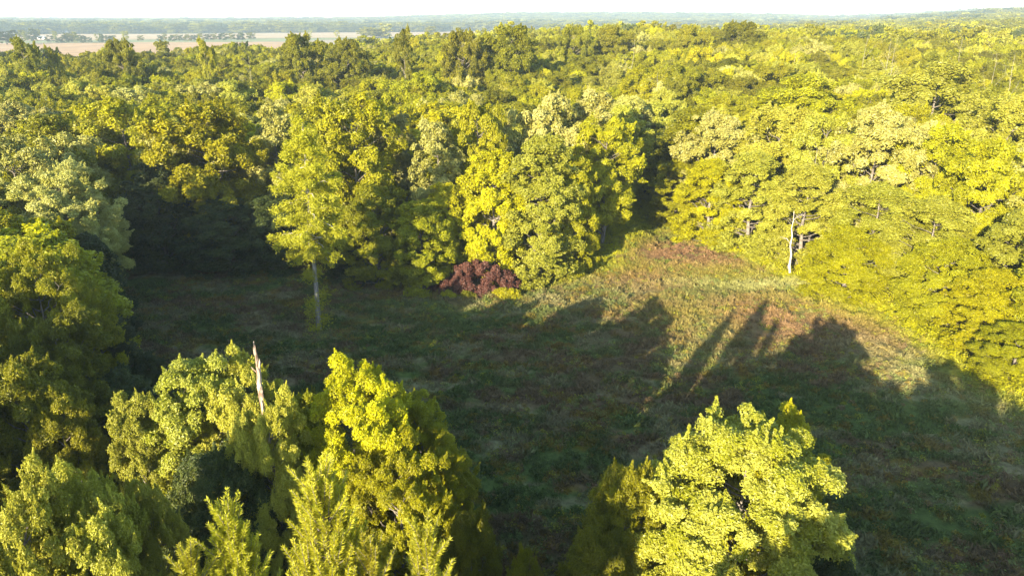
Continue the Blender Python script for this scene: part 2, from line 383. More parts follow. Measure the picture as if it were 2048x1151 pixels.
# ------------------------------------------------------------------ hand placed trees, most read from the photograph
# proto, leaf, px, py of the top, metres ahead, radius in photo pixels, label
HAND = [
 ('near_big','gloss',1505,846,32,212,'big silvery lime tree standing alone in the shaded clearing at the bottom right'),
 ('near_bush','lime',1258,932,33,100,'olive green tree pressed against the left side of the big silvery lime tree'),
 ('near_dome','bright',1560,838,35.5,105,'lime tree peeking out behind the top of the big silvery lime tree'),
 ('near_bush','olive',1190,1070,29,85,'low dark olive tree at the bottom edge, left of the big silvery lime tree'),
 ('near_bush','deep',1660,1085,30,95,'low dark tree under the right side of the big silvery lime tree'),
 ('near_bush','olive',1050,1108,27,60,'small dark olive treetop poking up at the bottom centre'),
 ('near_dome','bright',716,738,37,124,'bright yellow green tree with a pointed top right of the broken snag'),
 ('near_oval','lime',838,800,40,76,'dim olive tree touching the right side of the bright yellow green tree'),
 ('near_oval','lime',893,880,37,66,'dim olive tree lower right of the bright pointed tree, overlapping the field'),
 ('near_wide','bright',790,888,33.5,128,'bright yellow tree in front of the pointed tree, above the right pine'),
 ('near_bush','olive',940,1020,30,75,'shaded olive bushy tree between the right pine and the open field'),
 ('near_oval','gloss',375,725,38,112,'pale lime tree with a forked top left of the broken snag'),
 ('near_dome','pale',470,722,38.5,95,'pale lime tree directly behind the broken snag'),
 ('near_dome','pale',528,795,34.0,82,'pale lime tree whose top hides the foot of the broken snag'),
 ('near_oval','pale',268,792,36,72,'pale lime tree with rounded top, left shoulder of the snag group'),
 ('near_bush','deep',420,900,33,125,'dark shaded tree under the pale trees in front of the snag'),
 ('near_oval','lime',585,800,39,75,'lime tree between the broken snag and the bright pointed tree'),
 ('near_dome','pale',160,958,25,115,'pale lime tree with several pointed tips at the bottom left'),
 ('near_oval','pale',285,975,27,70,'narrow pale tree right of the many tipped tree at the bottom left'),
 ('near_dome','pale',5,965,23,120,'pale tree cut by the bottom left corner'),
 ('near_dome','olive',20,722,37,130,'dim golden green tree at the left edge, below the higher golden rounded one'),
 ('near_oval','olive',105,790,36,75,'narrow dim olive tree right of the golden green tree at the left edge'),
 ('near_wide','lime',50,500,54,120,'golden rounded tree at the left edge below the silvery crown'),
 ('near_dome','olive',95,620,49,95,'dim golden tree under the rounded golden one on the left'),
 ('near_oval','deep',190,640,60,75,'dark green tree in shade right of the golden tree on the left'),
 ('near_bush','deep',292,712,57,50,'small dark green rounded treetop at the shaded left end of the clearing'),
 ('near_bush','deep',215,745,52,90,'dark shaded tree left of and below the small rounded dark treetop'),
 ('near_wide','silver',95,335,86,120,'wide silvery tree at the left edge of the clearing'),
 ('mid_dome','silver',10,270,94,85,'silvery tree behind the wide silvery one at the left edge'),
 ('mid_tall','deep',165,470,76,68,'dark bluish green tree in shade below the wide silvery tree'),
 ('mid_vase','olive',105,232,116,85,'feathery olive tree with bare forked trunk showing below its crown, upper left'),
 ('mid_dome','lime',235,195,122,90,'lime tree behind the dark hollow, right of the feathery olive tree'),
 ('mid_wide','bright',395,205,113,118,'wide bright yellow tree left of the lone tall cypress'),
 ('mid_oval','silver',540,205,119,60,'greyish tree between the wide bright tree and the lone cypress'),
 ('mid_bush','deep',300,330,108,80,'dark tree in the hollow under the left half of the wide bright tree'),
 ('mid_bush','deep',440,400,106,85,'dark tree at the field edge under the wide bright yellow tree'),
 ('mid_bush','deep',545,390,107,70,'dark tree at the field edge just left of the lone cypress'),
 ('mid_dome','lime',700,190,109,100,'lime tree towering directly behind the lone cypress'),
 ('mid_oval','silver',790,228,117,48,'narrow grey green tree right of the tree behind the lone cypress'),
 ('mid_bush','lime',742,372,99,66,'lime tree at the field edge close on the right of the lone cypress'),
 ('mid_bush','deep',700,470,102,62,'dark bushy tree behind the bare trunk of the lone cypress'),
 ('mid_oval','silver',873,240,109,58,'slender silvery tree above the two golden green small trees'),
 ('mid_dome','lime',955,205,114,62,'lime tree behind the slender silvery tree'),
 ('mid_oval','silver',1012,220,118,40,'narrow silvery tree right of the lime tree, mid forest edge'),
 ('mid_bush','bright',888,368,103,52,'golden green small tree with a peaked top above the red brown shrub'),
 ('mid_bush','lime',838,402,98,66,'golden green small tree left of the red brown shrub'),
 ('mid_bush','bright',985,305,103,78,'bright yellow tree right above the red brown shrub'),
 ('mid_tall','pale',1085,272,101,85,'pale lime tree reaching down to the grass right of the red brown shrub'),
 ('mid_bush','bright',1148,315,104,58,'bright yellow tree squeezed right of the pale lime tree'),
 ('mid_wide','silver',1100,190,123,78,'greyish domed tree behind the pale lime tree'),
 ('mid_dome','lime',1216,235,116,78,'lime tree overhanging the dark gap in the forest edge'),
 ('mid_oval','silver',1200,180,129,66,'silvery grey tree behind the tree that overhangs the dark gap'),
 ('mid_tall','lime',1390,215,140,88,'lime tree on the right bank of the dark gap'),
 ('mid_tall','lime',1362,322,131,56,'lime bushy tree at the lower right side of the dark gap'),
 ('mid_wide','silver',1440,225,130,85,'silver topped tree up the slope right of the dark gap'),
 ('mid_tall','bright',1430,320,120,72,'bright yellow tree above the bank of brown weeds'),
 ('mid_wide','pale',1570,212,127,95,'wide silver grey tree high above the white dead trunk'),
 ('mid_tall','pale',1515,305,114,80,'pale lime tree left of the white dead trunk'),
 ('mid_tall','pale',1625,330,107,78,'pale lime tree right of the white dead trunk'),
 ('mid_wide','pale',1660,232,121,85,'pale silvery tree between two grey crowns on the right slope'),
 ('mid_wide','silver',1775,212,114,98,'large silvery crown on the upper right slope'),
 ('mid_tall','pale',1765,370,102,82,'pale tree behind the round bright yellow one'),
 ('mid_bush','bright',1708,455,94,76,'round bright yellow tree low at the right field edge'),
 ('mid_wide','lime',1885,250,112,90,'lime tree below the large pale crown on the right'),
 ('mid_wide','pale',1882,122,152,110,'large pale crown standing high above the others on the right'),
 ('mid_wide','lime',1610,152,165,105,'broad lime crown behind the wide silver grey tree'),
 ('mid_tall','pale',1880,398,93,85,'pale lime tree at the right field edge, right of the round bright yellow one'),
 ('mid_wide','lime',1990,285,97,95,'lime tree by the right edge, upper one of the wall of trees'),
 ('mid_bush','lime',1905,480,84,82,'yellow green tree bulging over the field at the right'),
 ('mid_tall','bright',1995,540,77,82,'bright yellow tree lowest on the right, its crown over the shadowed grass'),
 ('mid_tall','pale',2060,420,82,85,'pale tree cut by the right edge, halfway up'),
 ('mid_bush','lime',2050,650,69,75,'yellow green tree cut by the right edge beside the dark shadow'),
 ('mid_wide','pale',2040,190,128,100,'pale crown cut by the right edge, high up'),
 ('near_bush','deep',470,770,44,80,'low dark tree added to fill the shadow, behind the pale trees around the broken snag'),  # this and the next two are added to join the shadows on the clearing
 ('near_bush','deep',330,775,45,80,'low dark tree added to fill the shadow, behind the forked pale lime tree'),
 ('near_bush','olive',600,790,43,75,'low olive tree added to fill the shadow, behind the gap between snag group and pointed tree'),
 # emergent crowns on the skyline
 ('mid_wide','olive',1020,52,235,64,'tallest dark olive crown on the centre skyline'),
 ('mid_wide','olive',925,62,228,46,'olive crown left of the tallest centre skyline crown'),
 ('mid_oval','olive',806,55,215,22,'narrow dark crown alone on the skyline, left of centre'),
 ('mid_wide','olive',1230,52,300,50,'flat topped dark olive crown on the skyline right of centre'),
 ('mid_wide','olive',1148,54,290,38,'small domed olive crown just left of the flat topped skyline crown'),
 ('mid_wide','olive',1482,44,310,52,'dark domed crown highest on the right skyline'),
 ('mid_wide','olive',1385,52,300,42,'dark rounded crown left of the highest right skyline crown'),
 ('mid_wide','olive',600,68,245,52,'olive crown on the skyline above the field strip, left part'),
 ('mid_wide','olive',690,78,240,48,'olive crown on the skyline right of the rounded left one'),
 ('mid_oval','lime',405,78,230,20,'narrow spire like crown in front of the brown field'),
 ('mid_wide','olive',235,80,230,42,'grey olive crown standing against the brown field'),
 ('mid_oval','lime',38,76,235,30,'pointed lime crown against the pale field at the far left'),
 ('mid_oval','lime',98,92,240,16,'small leaning lime crown against the brown field'),
]
for key, mat, px, py, Y, rp, lab in HAND:
    x, ztop, mpp = top_of(px, py, Y)
    h = ztop-terr1(x, Y)
    place_tree(key, mat, x, Y, h, max(rp*mpp*1.05, 1.5), label=lab)

# ------------------------------------------------------------------ the clearing outline
edge_px = [(232,620),(300,580),(420,566),(560,562),(650,562),(760,562),(850,558),(930,556),(1050,540),(1100,522),(1180,508),
           (1240,450),(1288,405),(1322,432),(1400,478),(1560,540),(1650,580),(1780,610),(1850,665),(1960,735),(2060,800)]
CLEAR = [at(*p) for p in edge_px] + [(80,40),(75,10),(8,10),(2,34),(-6,41),(-24,50),(-34,62),(-46,74),(-56,86)]
CL = np.array(CLEAR)
def inpoly(x, y, P=CL):
    x = np.asarray(x, float); y = np.asarray(y, float); c = np.zeros(x.shape, bool); n = len(P)
    for i in range(n):
        x1, y1 = P[i]; x2, y2 = P[(i+1) % n]
        if y1 == y2: continue
        c ^= ((y1 > y) != (y2 > y)) & (x < (x2-x1)*(y-y1)/(y2-y1)+x1)
    return c
def polydist(x, y, P=CL):
    x = np.asarray(x, float); y = np.asarray(y, float); d = np.full(x.shape, 1e9); n = len(P)
    for i in range(n):
        a = P[i]; b = P[(i+1) % n]; ab = b-a
        t = np.clip(((x-a[0])*ab[0]+(y-a[1])*ab[1])/(ab@ab), 0, 1)
        d = np.minimum(d, np.hypot(x-a[0]-t*ab[0], y-a[1]-t*ab[1]))
    return d

# ------------------------------------------------------------------ forest fill
rng = np.random.default_rng(77)
def forest_here(X, Y):
    """woodland mask of the whole landscape"""
    r = np.hypot(X, Y); az = np.arctan2(X, Y)
    lim = 430+60*fbm(X/90, Y/90, 41)+330*sstep(-.28, .0, az)+9000*sstep(.33, .40, az)
    near = r < lim
    mask = fbm(X/260+7, Y/420, 51)
    far = (r > 2650+300*sstep(-.1, .1, az)) & (mask > .43-.25*sstep(3600, 4600, r))
    strip = (r > 1750) & (r < 1900) & (az > -.2) & (fbm(X/120, Y/60, 61) > .56)
    return near | far | strip
pts = []
r = 20.0
k = 0
while r < 7600:
    s = (7.8 if r < 125 else 9.4) if r < 420 else 9.4*(r/420)**.82
    nn = int(2*math.radians(44)*r/s) if r > 130 else int(2*math.radians(75)*r/s)
    half = math.radians(44) if r > 130 else math.radians(75)
    a = (np.arange(nn)+.5)/max(nn, 1)*2*half-half+(k % 2)*half/max(nn, 1)
    a = a+rng.normal(0, .22*s/r, nn); rr = r+rng.normal(0, .22*s, nn)
    pts.append(np.stack([np.sin(a)*rr, np.cos(a)*rr, np.full(nn, s)], 1))
    r += s*.9; k += 1
pts = np.concatenate(pts)
m = forest_here(pts[:, 0], pts[:, 1]); pts = pts[m]
ins = inpoly(pts[:, 0], pts[:, 1]); pd = polydist(pts[:, 0], pts[:, 1])
keep = ~ins & (pd > 3.6)
# keep the dark gap open and the foreground between the hand placed trees
gx, gy = at(1288, 405)
g2 = (gx+7, gy+40)
gd = np.hypot(*(pts[:, :2]-np.array([gx, gy])-np.clip(((pts[:, :2]-np.array([gx, gy]))@np.array([7, 40.])/(7*7+1600)), 0, 1)[:, None]*np.array([7, 40.])).T)
keep &= gd > 3.4
keep &= ~((pts[:, 1] < 62) & (pts[:, 0] > -30))
keep &= ~((pts[:, 1] < 30))
hx = np.array([t['x'] for t in TREES]); hy = np.array([t['y'] for t in TREES]); hr = np.array([t['r'] for t in TREES])
for i in range(0, len(pts)):
    if not keep[i] or pts[i, 1] > 330: continue
    dd = np.hypot(hx-pts[i, 0], hy-pts[i, 1])
    if (dd < hr*.62+2.6).any(): keep[i] = False
pts = pts[keep]
R_ = np.hypot(pts[:, 0], pts[:, 1])
hts = 19.5+5.0*(fbm(pts[:, 0]/22, pts[:, 1]/22, 71)-.5)*1.6+rng.normal(0, 1.1, len(pts))
hts += 3.6*sstep(180, 330, R_)*sstep(-.2, .1, np.arctan2(pts[:, 0], pts[:, 1]))
hts += 0.9*sstep(200, 380, R_)*(1-sstep(-.32, -.14, np.arctan2(pts[:, 0], pts[:, 1])))
hts = np.clip(hts, 12.5, 27)
crs = np.clip(rng.normal(5.8, .8, len(pts)), 4.3, 7.8)+1.5*sstep(118, 135, R_)
u_ = pts[:, 0]/(pts[:, 1]*C_+18*S_)
vis = np.abs(u_) < .80
score = np.where(vis, crs/R_, 0)
order = np.argsort(-score)
N_IND = 200
ind = order[:N_IND]; rest = order[N_IND:]
mixw = fbm(pts[:, 0]/38, pts[:, 1]/38, 91)
MATS = ['lime', 'bright', 'pale', 'silver', 'olive']
def pick_mat(i, rr):
    q = rng.random()
    if mixw[i] > .60: tab = [.38, .58, .68, .75, 1]
    elif mixw[i] < .42: tab = [.30, .38, .70, .92, 1]
    else: tab = [.50, .74, .86, .91, 1]
    return MATS[int(np.searchsorted(tab, q))]
MIDS = ['mid_dome', 'mid_wide', 'mid_wide', 'mid_vase', 'mid_dome']
fill = []
for i in ind:
    x, y = float(pts[i, 0]), float(pts[i, 1])
    mt = pick_mat(i, R_[i])
    ky = MIDS[rng.integers(0, 5)]
    if polydist(np.array([x]), np.array([y]))[0] < 9: ky = ['mid_tall', 'mid_bush', 'mid_oval'][rng.integers(0, 3)]
    place_tree(ky, mt, x, y, float(hts[i]), float(crs[i]), tilt=.05)
    TREES[-1]['fill'] = True

# ------------------------------------------------------------------ labels of the fill trees, told apart by where they stand
WORD = {'lime': 'yellow green', 'bright': 'bright yellow', 'pale': 'pale lime', 'silver': 'silvery grey', 'olive': 'dark olive', 'deep': 'dark green'}
LANDM = [(60,'the left silvery tree'),(180,'the feathery olive tree'),(330,'the dark left hollow'),(470,'the wide yellow tree'),
         (610,'the lone cypress'),(730,'the cypress neighbour'),(850,'the golden small trees'),(960,'the red brown shrub'),
         (1080,'the pale bushy tree'),(1200,'the gap overhanging tree'),(1310,'the dark gap'),
         (1420,'the bank of brown weeds'),(1540,'the white dead trunk'),(1680,'the round yellow tree'),(1830,'the large pale right crown'),
         (2000,'the right edge tree wall')]
def proj(x, y, z):
    D = CAM_H-z; dep = y*C_+D*S_
    return 1024+FPX*x/dep, 575.5+FPX*(D*C_-y*S_)/dep
cells = {}
for t in TREES:
    if not t.get('fill'): continue
    px, py = proj(t['x'], t['y'], t['h']+terr1(t['x'], t['y'])); t['px'] = px; t['py'] = py
    lm = min(LANDM, key=lambda q: abs(q[0]-px))[1]
    d = math.hypot(t['x'], t['y'])
    row = 'first rows' if d < 118 else 'mid rows' if d < 140 else 'deep rows' if d < 160 else 'far rows'
    cells.setdefault((lm, row, t['mat']), []).append(t)
SH = {'mid_dome': 'domed', 'mid_oval': 'narrow', 'mid_wide': 'wide', 'mid_vase': 'spreading', 'mid_tall': 'bushy', 'mid_bush': 'bushy'}
ORD = ['leftmost', 'second from left', 'third from left', 'fourth from left', 'fifth from left', 'sixth from left', 'seventh from left']
for (lm, row, mt), L in cells.items():
    L.sort(key=lambda q: q['px'])
    for k, t in enumerate(L):
        a = '%s %s tree, %s beyond %s' % (SH[t['key']], WORD[mt], row, lm)
        if len(L) > 1:
            a = '%s %s tree, %s %s beyond %s' % (SH[t['key']], WORD[mt], ORD[min(k, 6)], row, lm)
        t['o']['label'] = a
        t['o']['group'] = 'trees of the closed forest behind the clearing'

# ------------------------------------------------------------------ trees beyond the first few hundred: one mass, instanced
fx = TREES[0]
def gn_scatter(name, label, P, S, RZ, IDX, sources):
    me = mesh_np(name, P, np.zeros((0, 4), np.int32), [], {})
    a = me.attributes.new('scl', 'FLOAT_VECTOR', 'POINT'); a.data.foreach_set('vector', np.asarray(S, np.float32).ravel())
    a = me.attributes.new('rz', 'FLOAT', 'POINT'); a.data.foreach_set('value', np.asarray(RZ, np.float32))
    a = me.attributes.new('idx', 'INT', 'POINT'); a.data.foreach_set('value', np.asarray(IDX, np.int32))
    o = obj(name, me, kind='stuff', label=label, category='trees')
    g = bpy.data.node_groups.new(name, 'GeometryNodeTree')
    g.interface.new_socket('Geometry', in_out='INPUT', socket_type='NodeSocketGeometry')
    g.interface.new_socket('Geometry', in_out='OUTPUT', socket_type='NodeSocketGeometry')
    gi = g.nodes.new('NodeGroupInput'); go = g.nodes.new('NodeGroupOutput')
    def named(n, t):
        q = g.nodes.new('GeometryNodeInputNamedAttribute'); q.data_type = t; q.inputs[0].default_value = n; return q
    ns, nr, ni = named('scl', 'FLOAT_VECTOR'), named('rz', 'FLOAT'), named('idx', 'INT')
    cx = g.nodes.new('ShaderNodeCombineXYZ'); g.links.new(nr.outputs[0], cx.inputs[2])
    join = g.nodes.new('GeometryNodeJoinGeometry')
    for k, src in enumerate(sources):
        cmp_ = g.nodes.new('FunctionNodeCompare'); cmp_.data_type = 'INT'; cmp_.operation = 'EQUAL'
        g.links.new(ni.outputs[0], cmp_.inputs[2]); cmp_.inputs[3].default_value = k
        ob = g.nodes.new('GeometryNodeObjectInfo'); ob.inputs[0].default_value = src; ob.inputs[1].default_value = True
        ip = g.nodes.new('GeometryNodeInstanceOnPoints')
        g.links.new(gi.outputs[0], ip.inputs['Points']); g.links.new(cmp_.outputs[0], ip.inputs['Selection'])
        g.links.new(ob.outputs['Geometry'], ip.inputs['Instance'])
        g.links.new(cx.outputs[0], ip.inputs['Rotation']); g.links.new(ns.outputs[0], ip.inputs['Scale'])
        g.links.new(ip.outputs[0], join.inputs[0])
    g.links.new(join.outputs[0], go.inputs[0])
    md = o.modifiers.new('scatter', 'NODES'); md.node_group = g
    return o

# farmland trees: individual, and the prototypes of the far forest
field_trees = [(8,62,1250,26,'deep'),(24,60,1300,20,'deep'),(40,60,1500,13,'olive'),(50,62,1480,10,'olive'),(62,57,1520,11,'deep'),(72,58,1530,9,'olive'),
 (98,71,1380,11,'deep'),(107,62,1600,8,'olive'),(115,75,1370,8,'deep'),(126,70,1380,10,'deep'),(133,66,1390,10,'olive'),(141,65,1400,10,'olive'),
 (147,64,1420,9,'lime'),(157,70,1380,8,'deep'),(165,71,1375,8,'deep'),(177,74,1370,7,'deep'),(194,67,1420,8,'olive'),(201,68,1400,8,'deep'),
 (215,71,1390,10,'deep'),(226,71,1390,10,'deep'),(249,62,1500,9,'lime'),(281,71,1480,11,'olive'),(318,71,1480,8,'deep'),(328,67,1500,6,'olive'),
 (342,70,1490,8,'deep'),(352,69,1495,8,'olive'),(362,70,1500,9,'deep'),(374,69,1500,9,'olive'),(386,70,1510,9,'deep'),(400,67,1520,10,'olive'),
 (414,68,1530,10,'deep'),(428,67,1540,10,'olive'),(444,66,1550,11,'deep'),(460,66,1560,12,'olive'),(480,65,1580,12,'deep'),(500,65,1600,12,'olive')]
FT = ['big one cut by the left edge', 'second from the left edge', 'taller of the pair at far left', 'lower of the pair at far left',
 'just left of the white building', 'touching the white building', 'low and round, right of the white building', 'pale one behind the low round one', 'small one filling the hedge gap',
 'left one of the leaning four', 'second of the leaning four', 'third and tallest of the leaning four', 'pale last of the leaning four', 'arched one after the leaning four',
 'small round one in mid hedge', 'smallest one in mid hedge', 'upright one right of the smallest', 'squat one beside the upright one', 'left half of the wide dome', 'right half of the wide dome',
 'pale one alone on the straw strip', 'arched one alone right of the pale one', 'first of the right hand row', 'tall thin second of the right hand row', 'third of the right hand row',
 'fourth of the right hand row', 'fifth of the right hand row', 'sixth of the right hand row', 'seventh of the right hand row', 'eighth of the right hand row', 'ninth of the right hand row',
 'tenth of the right hand row', 'eleventh of the right hand row', 'twelfth of the right hand row', 'thirteenth of the right hand row', 'last of the right hand row']
fk = ['far_dome', 'far_oval', 'far_bush', 'far_dome', 'far_bush']
first_far = {}
for i, (px, py, Y, rp, mt) in enumerate(field_trees):
    x, zt, mpp = top_of(px, py, Y); z0 = terr1(x, Y); h = max(zt-z0, 7)
    ky = fk[i % 5]
    o = place_tree(ky, mt, x, Y, h, rp*mpp*.85, name='field_tree', z=z0)
    o['label'] = '%s hedgerow tree beyond the brown field, %s' % (WORD[mt], FT[i])
    o['group'] = 'trees along the hedge line of the farmland'

SRC_SPEC = [('mid_dome','lime'),('mid_wide','pale'),('mid_wide','bright'),('mid_dome','silver'),('mid_wide','olive'),('mid_dome','olive'),
            ('far_dome','lime'),('far_oval','pale'),('far_bush','olive'),('far_dome','olive'),('far_bush','deep'),('far_oval','bright')]
SRC = []
for ky, mt in SRC_SPEC:
    f = [t for t in TREES if t['key'] == ky and t['mat'] == mt]
    if f: SRC.append(f[0]['crown'])
    else:
        # one more real tree of that kind, standing with the hedgerow trees
        x, zt, mpp = top_of(520+14*len(SRC), 64, 1600+20*len(SRC))
        o = place_tree(ky, mt, x, 1600+20*len(SRC), 17, 8, name='field_tree')
        o['label'] = '%s tree at the distant right end of the farmland tree line, step %d' % (WORD[mt], len(SRC)+1)
        o['group'] = 'trees along the hedge line of the farmland'
        SRC.append(TREES[-1]['crown'])
P, S, RZ, IDX = [], [], [], []
midw = np.array([.36, .14, .16, .07, .14, .13]); farw = np.array([.36, .12, .18, .16, .10, .08])
for i in rest:
    x, y, s = pts[i]; d = R_[i]
    if d > 130 and not vis[i] and abs(u_[i]) > .95: continue
    z = 0
    if d < 430:
        k = rng.choice(6, p=midw); p = PROTO[SRC_SPEC[k][0]]
        sx = crs[i]/p['R']; sz = hts[i]/p['H']
    else:
        fw = farw if d < 2500 else np.array([.12, .06, .26, .20, .34, .02])
        k = 6+rng.choice(6, p=fw); p = PROTO[SRC_SPEC[k][0]]
        sx = s/9.4*7.3/p['R']*rng.uniform(.8, 1.25); sz = hts[i]/p['H']*(1+.12*(s/9.4-1))*rng.uniform(.8, 1.2)
    P.append((x, y)); S.append((sx, sx, sz)); RZ.append(rng.uniform(0, 6.28)); IDX.append(k)
P = np.array(P); Z = terr(P[:, 0], P[:, 1])
gn_scatter('distant_forest', 'closed woodland canopy running from behind the near trees to the hazy hills',
           np.column_stack([P, Z-.3]), S, RZ, IDX, SRC)

# wood beside and behind the viewpoint, whose shadow falls across the clearing
L_ = 1/math.tan(math.radians(SUN_EL))
tips = [(1740,735,20),(1790,790,20),(1850,850,20),(1900,715,21),(1960,760,21),(2010,800,22),(1890,900,20),(2040,900,20),(1980,950,20),
        (1800,950,20),(1900,1000,20),(1480,725,21),(1270,815,18),(1230,850,18),(1300,860,18)]
bp = []
for px, py, h in tips:
    x, y = at(px, py); bx = x-h*L_*math.sin(math.radians(SUN_AZ)); by = y-h*L_*math.cos(math.radians(SUN_AZ))
    if by < 14.5: bp.append((bx, by, h))
gr = np.random.default_rng(4)
for yy in np.arange(-45, 28, 8.0):
    for xx in np.arange(-120, 45, 8.0):
        x = xx+gr.normal(0, 1.8); y = yy+gr.normal(0, 1.8)
        if y > 8 and x > -32: continue
        if x > 20 and y > -4: continue
        if min([math.hypot(x-a, y-b) for a, b, _ in bp]+[99]) < 4.5: continue
        if y < -6 and x > -45 and gr.random() < .16: continue
        bp.append((x, y, gr.uniform(13, 16.5)))
bp = np.array(bp)
gn_scatter('surrounding_wood', 'wood around the viewpoint whose shadow falls over the clearing',
           np.column_stack([bp[:, :2], np.zeros(len(bp))]), [(.95, .95, h/22.5) for h in bp[:, 2]], gr.uniform(0, 6, len(bp)), gr.integers(0, 6, len(bp)), SRC[:6])

# ------------------------------------------------------------------ lone bald cypress with long bare trunk
def cypress():
    rg = np.random.default_rng(8)
    bx, by = at(640, 668); tx, tz, mpp = top_of(604, 235, by)
    H = tz; lean = tx-bx
    root = empty('cypress_tree', (bx, by, 0)); root['category'] = 'tree'
    root['label'] = 'lone tall feathery cypress with long bare grey trunk leaning left in the clearing'
    T = Tubes()
    tp = np.array([[0, 0, -.2], [-.05, 0, .6], [lean*.22, 0, H*.22], [lean*.40, 0, H*.42], [lean*.55, 0, H*.6], [lean*.75, 0, H*.8], [lean, 0, H*.98]])
    T.add(tp, [.52, .34, .27, .23, .19, .12, .03], 10)
    for a in range(5):                                       # flared roots
        an = a*1.26; T.add([[0, 0, .9], [.35*math.cos(an), .35*math.sin(an), .3], [.8*math.cos(an), .8*math.sin(an), -.1]], [.14, .13, .06], 5)
    obj('trunk', T.mesh('trunk', bark_mat('cypress_bark', (.16, .14, .12), (.36, .33, .29), 5)), root)
    B = Tubes(); PV = []; PN = []; PT = []; TI = []
    nb = 64
    for k in range(nb):
        t = (k+.5)/nb; z = H*(.41+.56*t)
        x0 = np.interp(z, tp[:, 2], tp[:, 0])
        ln = 5.0*(1-max(0, t-.25)/.75)**.75*(.55+.45*min(1, t/.2))*rg.uniform(.6, 1.1)+.4
        an = k*2.39996+rg.normal(0, .3)
        tip = np.array([x0+math.cos(an)*ln, math.sin(an)*ln, z+ln*(.42*t-.12)+rg.normal(0, .7)])
        c = curve_pts(rg, (x0, 0, z), tip, 7, .04, -.04)
        B.add(c, np.linspace(.07*(1.2-t), .012, 7), 5)
        for j in range(int(7+ln*4)):
            s = rg.uniform(.18, 1.05); q = c[0]+(c[-1]-c[0])*s
            side = rg.choice([-1, 1]); perp = unit(np.array([-math.sin(an), math.cos(an), 0]))*side
            sl_ = rg.uniform(.5, 1.3)*(1.25-.5*s)
            dirn = unit(perp*1.0+unit(c[-1]-c[0])*.7+np.array([0, 0, rg.normal(-.15, .25)]))
            m_ = 46
            w_ = rg.uniform(0, 1, m_)
            pp = q+dirn*(w_*sl_)[:, None]+rg.normal(size=(m_, 3))*np.array([.2, .2, .24])
            PV.append(pp); PN.append(unit(rg.normal(size=(m_, 3))*.9+np.array([-.2, -.4, .4])))
            PT.append(unit(dirn+rg.normal(size=(m_, 3))*.7)); TI.append(np.clip(rg.normal(.5, .1)+rg.normal(0, .2, m_), 0, 1))
    for k in range(10):                                       # small tufts of foliage low on the bare trunk
        z = H*(.05+.03*k) if k < 6 else H*.30; x0 = np.interp(z, tp[:, 2], tp[:, 0]); an = rg.uniform(0, 6.3); m_ = 260
        c = np.array([x0+math.cos(an)*.8, math.sin(an)*.8, z])
        B.add([[x0, 0, z], c], [.03, .01], 4)
        PV.append(c+rg.normal(size=(m_, 3))*np.array([.55, .55, .4])); PN.append(unit(rg.normal(size=(m_, 3))+np.array([0, 0, .5])))
        PT.append(unit(rg.normal(size=(m_, 3)))); TI.append(rg.uniform(0, .5, m_))
    obj('limbs', B.mesh('limbs', DEADWOOD), root)
    PV = np.concatenate(PV); PN = np.concatenate(PN); PT = np.concatenate(PT); TI = np.concatenate(TI)
    n = len(PV); V, F = leaves(rg, PV, PN, rg.uniform(.22, .48, n), rg.uniform(.07, .13, n), T=PT, droop=.15, fold=.1)
    obj('crown', mesh_np('crown', V, F, [LM['frond']], {'tint': ('FACE', 'FLOAT', TI)}), root)
cypress()

